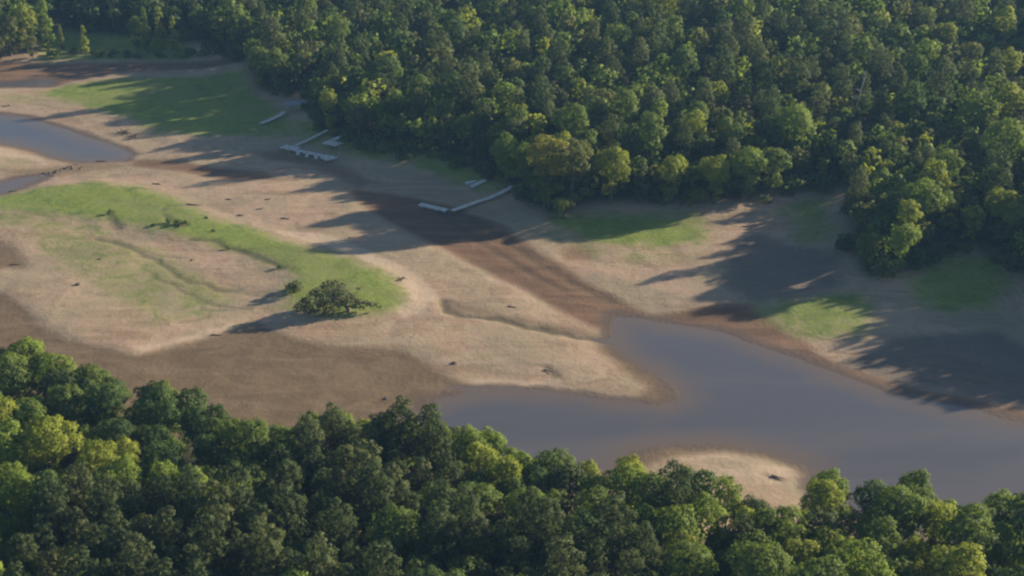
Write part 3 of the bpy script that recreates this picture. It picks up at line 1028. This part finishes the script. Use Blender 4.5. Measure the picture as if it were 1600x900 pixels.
def place_words(t):
    px, py = t['px'], t['py']
    if t['area'] == 'near':
        row = 'rearmost' if samp('near', t['x'], t['y']) > -10 else 'upper' if py < 720 else 'midway' if py < 820 else 'lowest'
        if t['px'] > 1240 and row == 'upper': row = 'midway'
        col = 'below open mud' if px < 420 else 'below island tree' if px < 660 else 'below lake arm' if px < 970 else 'below the sandbar' if px < 1255 else 'below wide water'
        return f'{row} in near woods {col}'
    if t['area'] == 'far':
        d = float(samp('far', t['x'], t['y']))
        if px < 300: return 'on the far creek bank'
        col = 'above finger-pier dock' if px < 640 else 'above angled walkway' if px < 860 else 'above bright lawn' if px < 1080 else 'above shaded cove' if px < 1330 else 'above the headland'
        row = 'at the shore edge' if d > -14 else 'low on the hillside' if py > 190 else 'halfway up hillside' if py > 95 else 'high on hillside'
        return f'{row} {col}'
    if t['area'] == 'creek': return 'on the shaded creek bank'
    if t['area'] == 'nearscrub': return 'under near woods rim ' + ('below open mud' if px < 420 else 'below island tree' if px < 660 else 'below lake arm' if px < 970 else 'below the sandbar' if px < 1255 else 'below wide water')
    col = 'by the shaded meadow' if px < 480 else 'behind the docks' if px < 800 else 'above the bright lawn' if px < 1080 else 'by the shaded cove' if px < 1330 else 'around the headland foot'
    return f'at the woods foot {col}'


FORM = {'oak': 'broad', 'round': 'round', 'pointed': 'pointed', 'pine': 'pine', 'slender': 'slender', 'bush': 'bush'}


def size_word(t):
    H = t['H']
    if t['kind'] == 'bush': return 'small' if H < 3.2 else 'big'
    return 'short' if H < 13.5 else 'tall' if H > 17.5 else ''


bins = {}
for t in things:
    if t['note']: continue
    noun = {'pine_tree': 'pine', 'bush': 'bush', 'broadleaf_tree': FORM[t['key']] + ' tree'}[t['kind']]
    t['base'] = ' '.join(w for w in (size_word(t), t['tint'], noun, place_words(t)) if w)
    bins.setdefault(t['base'], []).append(t)
for base, lst in bins.items():
    lst.sort(key=lambda t: t['px'])
    for i, t in enumerate(lst):
        w = base
        if len(lst) > 1 and i < 20:
            w = base + (', ' + ORD[i] + ' from left' if i < len(lst) - 1 else ', last from left' if len(lst) > 2 else ', second from left')
        t['label'] = w

GROUPS = {('near', 'pine_tree'): 'pines of the near woods', ('near', 'broadleaf_tree'): 'leafy trees of the near woods',
          ('far', 'pine_tree'): 'pines of the far hillside woods', ('far', 'broadleaf_tree'): 'leafy trees of the far hillside woods'}
for t in things:
    crown, trunk, whole, H = SPEC[t['key']][t['v'] % len(SPEC[t['key']])]
    sc = (t['s'], t['s'], t['s'] * t['sz'])
    lab = t['note'] or t['label']
    grp = GROUPS.get((t['area'], t['kind']), {'scrub': 'bushes along the foot of the far woods', 'creek': 'bushes on the creek bank', 'nearscrub': 'understory bushes of the near woods'}.get(t['area']))
    cat = {'pine_tree': 'pine tree', 'bush': 'bush', 'broadleaf_tree': 'tree'}[t['kind']]
    if t['kind'] != 'bush' and (t['dist'] < 450 or t['note']):
        r = empty(t['kind'], (t['x'], t['y'], t['z']), t['rz'], sc)
        c = bpy.data.objects.new('crown', crown); COL.objects.link(c); c.parent = r
        c.material_slots[0].link = 'OBJECT'; c.material_slots[0].material = FM[t['tint']]
        k = bpy.data.objects.new('trunk', trunk); COL.objects.link(k); k.parent = r
    else:
        r = bpy.data.objects.new(t['kind'], whole); COL.objects.link(r)
        r.location = (t['x'], t['y'], t['z']); r.rotation_euler = (0, 0, t['rz']); r.scale = sc
        r.material_slots[0].link = 'OBJECT'; r.material_slots[0].material = FM[t['tint']]
    tag(r, lab, cat, grp)

# everything past the limit: one mass of distant woods
tl = list(TINTS)
VV, FF, MI, NN = [], [], [], []
off = 0
for t in rest:
    V3, F3, H, N3 = LODV[t['key']][t['v'] % len(LODV[t['key']])]
    c_, s_ = math.cos(t['rz']), math.sin(t['rz'])
    M = np.array([[c_, -s_, 0], [s_, c_, 0], [0, 0, 1]]) * t['s']
    M[2, 2] *= t['sz']
    NN.append(N3 @ np.array([[c_, -s_, 0], [s_, c_, 0], [0, 0, 1]]).T)
    VV.append(V3 @ M.T + np.array([t['x'], t['y'], t['z']])); FF.append(F3 + off); off += len(V3)
    MI.append(np.full(len(F3), tl.index(t['tint'])))
me = mesh_arrays("distant_forest", np.concatenate(VV), np.concatenate(FF), np.concatenate(MI), nor=np.concatenate(NN))
tag(link("distant_forest", me, [FM[k] for k in tl]), 'distant mass of mixed green woods covering the top of the far hillside', 'forest', kind='stuff')
print("TREES", len(TREES), {k: sum(t['kind'] == k for t in things) for k in LIMIT}, "rest", len(rest), sum(t['seen'] for t in rest), "faces", len(me.polygons))

# ------------------------------------------------------------------ the lone tree on the grassy point
x, y, z = ground(545, 486)
root = empty('broadleaf_tree', (x, y, z - .1))
tag(root, 'lone wide spreading dark green tree on the grassy point, leaning trunk and ragged low branches', 'tree')
rng = np.random.default_rng(77)
L = []
for (cx, cy, cz, r) in [(-5.2, 0, 7.2, 2.2), (-3.2, .5, 8.6, 1.9), (-6.8, -.4, 5.6, 2.0), (-4.0, -1, 4.8, 2.2), (-8.2, .3, 4.6, 1.6), (-2.2, .2, 6.0, 2.0), (-1.6, 1.4, 8.0, 1.4),
                        (-6.2, 1.6, 3.6, 1.8), (-9.6, -.4, 3.4, 1.3), (-4.6, 1.8, 9.4, 1.2), (-3.0, -1.8, 3.4, 1.5), (-7.8, -1.4, 3.0, 1.4), (-10.8, .6, 2.2, 1.2), (-9.0, -1.2, 1.8, 1.3), (-6.4, -2.0, 2.0, 1.5), (-4.2, -2.2, 1.6, 1.2), (-11.6, .2, 1.4, .9), (-1.8, 1.0, 4.0, 1.7), (-2.6, 2.4, 9.8, .8),
                        (-.4, .6, 6.4, 1.1), (-.2, -.6, 4.4, 1.2), (1.2, .4, 5.4, .9), (.8, 1.0, 3.6, 1.0), (2.6, -.2, 4.2, .8), (2.2, .8, 2.8, .8), (3.8, .3, 3.4, .75),
                        (5.2, -.3, 3.1, .7), (4.4, .6, 2.2, .65), (6.4, 0, 2.5, .6), (3.0, -.8, 1.9, .6), (1.4, -.4, 2.0, .6), (2.2, 1.4, 8.0, .45), (3.1, 1.4, 8.5, .4), (6.9, .4, 1.6, .4)]:
    cz = cz * .66; cx = cx * 1.04
    L.append((cx, cy, cz, r * 1.08))
    for _ in range(4):
        d = rng.normal(0, 1, 3); d /= np.linalg.norm(d)
        L.append((cx + d[0] * r * .9, cy + d[1] * r * .9, max(.8, cz + d[2] * r * .7), r * rng.uniform(.3, .5)))
V, F_, Nn = lobes_to_leaves(L, .30, 1.15, rng, flat=.8, tilt=.6)
m_c = foliage_mat('foliage lone tree', (.130, .148, .095))
link('crown', mesh_arrays('crown', V, F_, nor=Nn), [m_c], root)
mb = MB()
mb.tube([(0, 0, -.3), (-.1, 0, .5), (-.5, 0, 1.1), (-1.4, .1, 2.2), (-2.8, .1, 3.6), (-3.8, .2, 5.1), (-3.6, .4, 6.0)], [.62, .45, .40, .34, .26, .15, .05], 9)
for pts in [[(-.5, 0, 1.6), (1.4, -.1, 2.8), (4.0, 0, 3.3), (6.4, 0, 2.6)], [(-.9, 0, 2.3), (.4, .5, 4.2), (1.4, .4, 5.6), (2.6, 1.3, 8.1)], [(-1.4, .1, 3.2), (-4, -.4, 3.8), (-7.5, 0, 3.6), (-10.4, .4, 2.8)],
            [(-2.2, .1, 4.4), (-4.6, 0, 5.8), (-7, -.3, 6.0)], [(-.7, 0, 2.0), (.8, -.4, 2.0), (3.0, -.6, 2.0), (4.8, .5, 2.0)], [(-2.8, .1, 5.2), (-1.8, .9, 7.2), (-2.4, 2.0, 9.4)]]:
    pts = [(a_, b_, c_ * .68) for a_, b_, c_ in pts]
    mb.tube(pts, [.2, .15, .09, .03][:len(pts)] if len(pts) == 4 else [.2, .12, .04], 6)
mb.build('trunk', BARK, root)
mb = MB()
for _ in range(26):
    a = rng.uniform(0, 6.28); o_ = Vector((rng.uniform(-7.5, -1), rng.uniform(-1.5, 1.5), rng.uniform(2.0, 4.6)))
    e_ = o_ + Vector((math.cos(a) * 1.8, math.sin(a) * 1.6 - .6, rng.uniform(.8, 2.6)))
    mb.tube([o_, (o_ + e_) / 2 + Vector((0, 0, .15)), e_], [.08, .06, .025], 5)
mb.build('bare_branches', PALE_BARK, root)

# bare pale dead tree lying across the hillside canopy and another on the flat
def bare_tree(px, py, h, lean, lab, seed):
    x, y, z = ground(px, py)
    rng = np.random.default_rng(seed)
    r = empty('dead_tree', (x, y, z))
    mb = MB()
    top = Vector((lean[0], lean[1], h))
    mb.tube([(0, 0, -.4), tuple(top * .35), tuple(top * .7), tuple(top)], [.3, .24, .15, .04], 8)
    mb.build('trunk', PALE_BARK, r)
    mb = MB()
    for i in range(12):
        t = rng.uniform(.45, .95); p = top * t
        a = rng.uniform(0, 6.28); q = (1.25 - t) * rng.uniform(2.4, 4.2)
        e = p + Vector((math.cos(a) * q, math.sin(a) * q, q * rng.uniform(.2, .9)))
        mb.tube([p, (p + e) / 2 + Vector((0, 0, .2)), e], [.10, .07, .02], 5)
        for _ in range(2):
            p2 = p.lerp(e, rng.uniform(.4, .8)); e2 = p2 + Vector(tuple(rng.normal(0, .8, 3)))
            mb.tube([p2, e2], [.05, .015], 4)
    mb.build('branches', PALE_BARK, r)
    tag(r, lab, 'dead tree')


bare_tree(1325, 210, 21, (4, 0, 0), 'bare pale dead tree poking from the hillside woods above the shaded cove', 3)

# ------------------------------------------------------------------ docks
def seg_frame(a, b):
    a, b = Vector(a), Vector(b)
    d = b - a; return a, b, d, d.length


def dock_run(root, name, A, B, w, mat=DECK, thick=.16, boards=True):
    """decked run between two points: deck boards with a stringer under each side, ONE part"""
    a, b, d, L = seg_frame(A, B)
    mb = MB(); dn = d.normalized(); side = Vector((-dn.y, dn.x, 0)).normalized()
    n = max(2, int(L / .45))
    for i in range(n):
        p, q = a + d * ((i + .06) / n), a + d * ((i + .94) / n)
        mb.bar(p, q, w, thick * .35)
    for s in (-1, 1):
        o = side * (s * (w / 2 - .08)) - Vector((0, 0, thick * .75))
        mb.bar(a + o, b + o, .10, thick)
    return mb.build(name, mat, root)


def post(root, x, y, z0, z1, r=.11):
    mb = MB().tube([(x, y, z0), (x, y, z1)], [r, r * .95], 8)
    return mb.build('post', POST, root)


def rel(px, py, h, org):
    x, y, z = ground(px, py)
    return (x - org[0], y - org[1], z + h - org[2])


# finger-pier dock
org = ground(462, 234)
dk = tag(empty('dock', org), 'pale stranded dock with four short finger piers along its long deck', 'dock')
A, B = rel(446, 234, .75, org), rel(526, 251, .75, org)
dock_run(dk, 'deck', A, B, 1.7)
dock_run(dk, 'landing', rel(441, 232, .80, org), rel(466, 236, .80, org), 3.2)
dock_run(dk, 'landing', rel(505, 248, .80, org), rel(522, 251.5, .80, org), 3.4)
for px, py in ((464, 238), (478, 241), (492, 244), (508, 247)):
    a = Vector(rel(px, py, .72, org)); dock_run(dk, 'finger_pier', tuple(a + Vector((.5, -.9, 0))), tuple(a + Vector((.9, -4.4, -.05))), 1.0)
for px, py in ((445, 232), (466, 233), (480, 236), (493, 240), (478, 244), (494, 248), (515, 250), (531, 247), (524, 254), (452, 238)):
    gx, gy, gz = ground(px, py + 1)
    post(dk, gx - org[0], gy - org[1], gz - org[2] - .5, gz - org[2] + 2.3)
mbf = MB()
for k in range(6):
    p = Vector(A).lerp(Vector(B), (k + .5) / 6); mbf.box((p.x, p.y, p.z - .42), (1.7, 1.2, .44), math.atan2(B[1] - A[1], B[0] - A[0]))
mbf.build('float', FLOAT, dk)
org = ground(486, 222)
gw = tag(empty('gangway', org), 'long narrow gangway climbing from the finger-pier dock to the shaded bank', 'gangway')
dock_run(gw, 'deck', rel(462, 231, .95, org), rel(484, 222, 1.0, org), 1.1)
dock_run(gw, 'deck', rel(484, 221.8, 1.0, org), rel(512, 208, 1.1, org), 1.1)
for px, py in ((466, 229), (484, 222), (498, 215)):
    gx, gy, gz = ground(px, py)
    for s in (-.7, .7): post(gw, gx - org[0] + s, gy - org[1] + s * .5, gz - org[2] - .4, gz - org[2] + 1.9, .08)

# small square dock with its walkway
org = ground(520, 230)
dk = tag(empty('dock', org), 'small square dock platform on tall legs near the end of a straight walkway', 'dock')
dock_run(dk, 'deck', rel(509, 229, 1.7, org), rel(531, 234, 1.7, org), 3.4)
for px, py in ((510, 229), (529, 233), (513, 235), (532, 238)):
    gx, gy, gz = ground(px, py); post(dk, gx - org[0], gy - org[1], gz - org[2] - .5, gz - org[2] + 2.2)
org = ground(536, 218)
gw = tag(empty('walkway', org), 'straight pale walkway from the small square dock up to the shaded trees', 'walkway')
dock_run(gw, 'deck', rel(519, 227, 1.7, org), rel(551, 210.5, 1.4, org), 1.3)
for px, py in ((526, 225), (538, 218.5), (546, 214)):
    gx, gy, gz = ground(px, py)
    for s in (-.55, .55): post(gw, gx - org[0] + s, gy - org[1] + s * .6, gz - org[2] - .4, gz - org[2] + 1.55, .08)

# upper walkway with its row of bare pilings
org = ground(425, 188)
gw = tag(empty('walkway', org), 'curved pale walkway at the edge of the shaded meadow above the bare pilings', 'walkway')
pts = [(407, 196), (417, 193), (428, 188), (437, 184), (444, 178)]
for p, q in zip(pts[:-1], pts[1:]):
    dock_run(gw, 'deck', rel(p[0], p[1], .8, org), rel(q[0], q[1], .8, org), 1.5)
for p in pts[::2]:
    gx, gy, gz = ground(*p)
    for s in (-.6, .6): post(gw, gx - org[0] + s, gy - org[1] + s * .4, gz - org[2] - .4, gz - org[2] + .66, .08)
pw = ['first', 'second', 'third', 'fourth', 'fifth', 'sixth', 'seventh', 'last']
pm = MB().tube([(0, 0, -.6), (0, 0, .9), (.02, 0, 1.9)], [.15, .14, .13], 8).mesh('piling'); pm.materials.append(POST)
for k, (px, py) in enumerate([(376, 220), (382, 221), (386, 215), (392, 216), (400, 210), (404, 212), (409, 207), (418, 204)]):
    o = bpy.data.objects.new('piling', pm); COL.objects.link(o)
    o.location = ground(px, py); o.rotation_euler = (pr.uniform(-.06, .06), pr.uniform(-.06, .06), pr.uniform(0, 6)); o.scale = (1, 1, pr.uniform(.8, 1.15))
    tag(o, f'grey bare wooden piling standing in the mud below the curved walkway, {pw[k]} from left', 'piling', 'bare pilings below the curved walkway')

# boat shelter half hidden by the bank
org = ground(462, 172)
sh = tag(empty('boat_shelter', org, R(22)), 'small grey roofed boat shelter in shade at the top of the curved walkway', 'boat shelter')
mb = MB()
mb.bar((-3.4, -1.2, 2.75), (3.4, -1.2, 2.75), 2.7, .10)
rf = MB()
for s in (-1, 1):
    b0 = len(rf.v)
    for xx in (-3.6, 3.6):
        rf.v += [(xx, 0, 3.2), (xx, s * 2.1, 2.5), (xx, 0, 3.1), (xx, s * 2.1, 2.4)]
    rf.f += [(b0, b0 + 4, b0 + 5, b0 + 1), (b0 + 2, b0 + 3, b0 + 7, b0 + 6), (b0, b0 + 1, b0 + 3, b0 + 2), (b0 + 4, b0 + 6, b0 + 7, b0 + 5), (b0 + 1, b0 + 5, b0 + 7, b0 + 3), (b0, b0 + 2, b0 + 6, b0 + 4)]
rf.build('roof', simple_mat('dull metal roof', (.20, .21, .25), (.27, .28, .33), .8, .6), sh)
for xx in (-3.1, 0, 3.1):
    for yy in (-1.7, 1.7):
        post(sh, xx, yy, -.5, 2.5, .09)

# angled walkway and stranded dock
org = ground(702, 332)
gw = tag(empty('walkway', org), 'long pale walkway sloping down from the bright green trees to the brown channel', 'walkway')
pts = [(706, 333), (724, 327), (745, 319), (765, 313), (783, 305), (801, 295)]
for p, q in zip(pts[:-1], pts[1:]):
    dock_run(gw, 'deck', rel(p[0], p[1], .8, org), rel(q[0], q[1], .8, org), 1.5)
for p in pts:
    gx, gy, gz = ground(*p)
    for s in (-.6, .6): post(gw, gx - org[0] + s, gy - org[1] + s * .6, gz - org[2] - .4, gz - org[2] + .66, .09)
org = ground(678, 327)
dk = tag(empty('dock', org), 'narrow pale floating dock stranded on brown mud, set at an angle to the long walkway', 'dock')
dock_run(dk, 'deck', rel(656, 322, .7, org), rel(699, 332, .7, org), 1.9)
mbf = MB(); A, B = Vector(rel(656, 322, .7, org)), Vector(rel(699, 332, .7, org))
for k in range(4):
    p = A.lerp(B, (k + .5) / 4); mbf.box((p.x, p.y, p.z - .40), (1.5, 1.6, .45), math.atan2(B.y - A.y, B.x - A.x))
mbf.build('float', FLOAT, dk)

# little float and a beached white boat
org = ground(748, 289)
dk = tag(empty('dock', org), 'short pale float lying on the shaded grass behind the angled walkway', 'dock')
dock_run(dk, 'deck', rel(736, 294, .5, org), rel(760, 282.5, .5, org), 1.8)
mbf = MB(); A, B = Vector(rel(736, 294, .5, org)), Vector(rel(760, 282.5, .5, org))
for k in range(3):
    p = A.lerp(B, (k + .5) / 3); mbf.box((p.x, p.y, p.z - .33), (1.8, 1.5, .34), math.atan2(B.y - A.y, B.x - A.x))
mbf.build('float', FLOAT, dk)
org = ground(737, 287)
bt = tag(empty('rowing_boat', (org[0], org[1], org[2] + .02), R(30)), 'little white boat lying beached beside the short pale float', 'boat')
hv, hf = [], []
ns = 9
for i in range(ns):
    t = i / (ns - 1); xx = -1.7 + 3.4 * t
    wd = .72 * (1 - max(0, (t - .45) / .55) ** 2.2) + .02
    kz = .02 + .25 * max(0, t - .6) ** 1.5
    prof = [(-wd, .62), (-wd * .93, .3), (-wd * .5, kz + .02), (0, kz), (wd * .5, kz + .02), (wd * .93, .3), (wd, .62), (wd * .86, .58), (wd * .45, kz + .10), (0, kz + .08), (-wd * .45, kz + .10), (-wd * .86, .58)]
    hv += [(xx, a_, b_ + .12 * t * t) for a_, b_ in prof]
m = 12
for i in range(ns - 1):
    for k in range(m): hf.append((i * m + k, i * m + (k + 1) % m, (i + 1) * m + (k + 1) % m, (i + 1) * m + k))
hf.append(tuple(range(m))); hf.append(tuple(reversed(range((ns - 1) * m, ns * m))))
hm = bpy.data.meshes.new('hull'); hm.from_pydata(hv, [], hf); hm.update()
link('hull', hm, [WHITEP], bt)
for xx in (-.7, .45):
    MB().box((xx, 0, .45), (.24, 1.15, .04)).build('bench', DECK, bt)

# ------------------------------------------------------------------ driftwood, stumps, rocks on the flats
def driftwood(px, py, L, ang, lab, seed, nb=3, group=None):
    x, y, z = ground(px, py)
    rng = np.random.default_rng(seed)
    mb = MB()
    c, s = math.cos(ang), math.sin(ang)
    zz = lambda q: float(height(x + c * q, y + s * q)) - z
    L *= .75; qs = np.linspace(-L / 2, L / 2, 5)
    mb.tube([(c * q + rng.normal(0, .05), s * q, zz(q) + .10) for q in qs], [.17, .15, .12, .09, .04], 7)
    for _ in range(nb):
        q = rng.uniform(-L / 2, L / 2); a = ang + rng.uniform(-1.2, 1.2); l = rng.uniform(.4, 1.0)
        mb.tube([(c * q, s * q, zz(q) + .15), (c * q + math.cos(a) * l, s * q + math.sin(a) * l, zz(q) + rng.uniform(.1, .6))], [.06, .02], 5)
    o = link('driftwood', mb.mesh('driftwood'), [DARKW])
    o.location = (x, y, z)
    tag(o, lab, 'driftwood', group)


def brush_pile(px, py, lab, seed, n=26, rad=3.2, h=1.3):
    x, y, z = ground(px, py)
    rng = np.random.default_rng(seed); mb = MB()
    for _ in range(n):
        a = rng.uniform(0, 6.28); q = rad * rng.uniform(0, .7)
        p = Vector((math.cos(a) * q, math.sin(a) * q * .7, rng.uniform(0, .3)))
        d = Vector((rng.normal(), rng.normal(), abs(rng.normal()) * .6)).normalized() * rng.uniform(.8, 2.6)
        e = p + d; e.z = min(e.z, h)
        mb.tube([p, (p + e) / 2 + Vector((0, 0, .12)), e], [.13, .09, .03], 5)
    o = link('brush_pile', mb.mesh('brush_pile'), [DARKW]); o.location = (x, y, z)
    tag(o, lab, 'brush pile')


brush_pile(197, 208, 'dark tangle of dead branches on the sand above the pond tip', 5)
brush_pile(208, 214, 'smaller dark branch tangle just below the larger one by the pond tip', 6, 14, 2.0, .9)
brush_pile(284, 352, 'grey brush lying in the hollow of the grassy ridge', 9, 16, 2.6, .8)
brush_pile(628, 436, 'little pile of brush on sand beyond the grassy point', 10, 9, 1.0, .5)
for i, (px, py, L, a, lab) in enumerate([
    (857, 580, 2.8, -.6, 'dark log half sunk in the middle of the sandbar point'),
    (245, 288, 3.6, -.3, 'weathered log on sand just above the green ridge'),
    (302, 320, 5.0, -.1, 'long dark log lying along the top of the grassy ridge'),
    (358, 312, 2.4, -.3, 'short log alone on sand below the tree shadow tips'),
    (405, 327, 2.4, .2, 'short dark log on the sand towards the brown channel'),
    (418, 312, 1.8, .0, 'very short log at the edge of the tree shadows'),
    (446, 342, 3.4, -.3, 'thin log on the sand past the grassy ridge'),
    (376, 337, 2.2, -.5, 'small log on sand between ridge and shadow tips'),
    (338, 524, 3.2, .0, 'dark stick lying at the pale edge of the lower mud flat'),
    (800, 480, 3.0, -.2, 'thin stick on the pale flat beside the eroded bank'),
    (1215, 746, 3.2, -.45, 'dark branch lying across the near sandbar'),
    (1240, 798, 5.0, .35, 'long dark log where near sandbar meets the woods'),
    (548, 372, 1.8, .1, 'short stick on sand above the lone tree'),
    (10, 166, 3.6, .2, 'dark log on the sand above the pond'),
    (22, 414, 3.0, .1, 'pale edged log on the left mud flat'),
    (158, 252, 4.0, .0, 'dark log at the lower rim of the pond'),
    (20, 299, 3.0, .3, 'dark log at the end of narrow water sliver')]):
    driftwood(px, py, L, a, lab, 40 + i)


def rock(px, py, s, lab, seed, mat, group=None):
    x, y, z = ground(px, py)
    rng = np.random.default_rng(seed)
    import bmesh
    bm = bmesh.new(); bmesh.ops.create_icosphere(bm, subdivisions=2, radius=1)
    ph = rng.uniform(0, 6, 3)
    for v in bm.verts:
        k = 1 + .18 * math.sin(v.co.x * 3 + ph[0]) + .15 * math.sin(v.co.y * 4 + ph[1]) + .1 * math.sin(v.co.z * 5 + ph[2])
        v.co = Vector((v.co.x * k * s * 1.3, v.co.y * k * s, v.co.z * k * s * .7))
    m_ = bpy.data.meshes.new('rock'); bm.to_mesh(m_); bm.free(); m_.materials.append(mat)
    o = bpy.data.objects.new('rock', m_); COL.objects.link(o); o.location = (x, y, z + s * .15); o.rotation_euler = (0, 0, rng.uniform(0, 6))
    tag(o, lab, 'rock', group)


ROCKD = simple_mat('dark rock', (.06, .05, .04), (.12, .10, .08), 1.6)
rock(710, 568, .5, 'single dark rock on the lower sandbar beside wet mud', 1, ROCKD)
rock(122, 445, .6, 'single dark rock on the pale slope of the left flat', 2, ROCKD)
rock(300, 407, .35, 'small rock on the bare slope among the gullies', 3, ROCKD)
rock(155, 405, .35, 'small rock at the upper edge of the green slope', 4, ROCKD)
rock(603, 623, .4, 'small dark rock on the wet mud by the near woods', 5, ROCKD)
rr = random.Random(9)
for k in range(20):
    t = k / 19
    px = 62 + 66 * t + rr.uniform(-2, 2); py = 277 - 17 * t + rr.uniform(-5, 4)
    rock(px, py, rr.uniform(.22, .5), f'dark stone of the rubble bar below the pond, {ORD[k]} from the narrow water sliver', 20 + k, ROCKD, 'dark stones of the rubble bar')

# ------------------------------------------------------------------ haze
m, n = mat_new('air haze')
out = N(n, "ShaderNodeOutputMaterial"); pv = N(n, "ShaderNodeVolumePrincipled")
pv.inputs['Color'].default_value = (.30, .58, 1.0, 1)
pv.inputs['Density'].default_value = .00010
pv.inputs['Anisotropy'].default_value = .1
n.links.new(pv.outputs[0], out.inputs['Volume'])
mb = MB().box((0, 400, 76), (13000, 13000, 160))
hz = mb.build('haze', m)
tag(hz, 'thin blue haze in the air over the lake', kind='stuff')
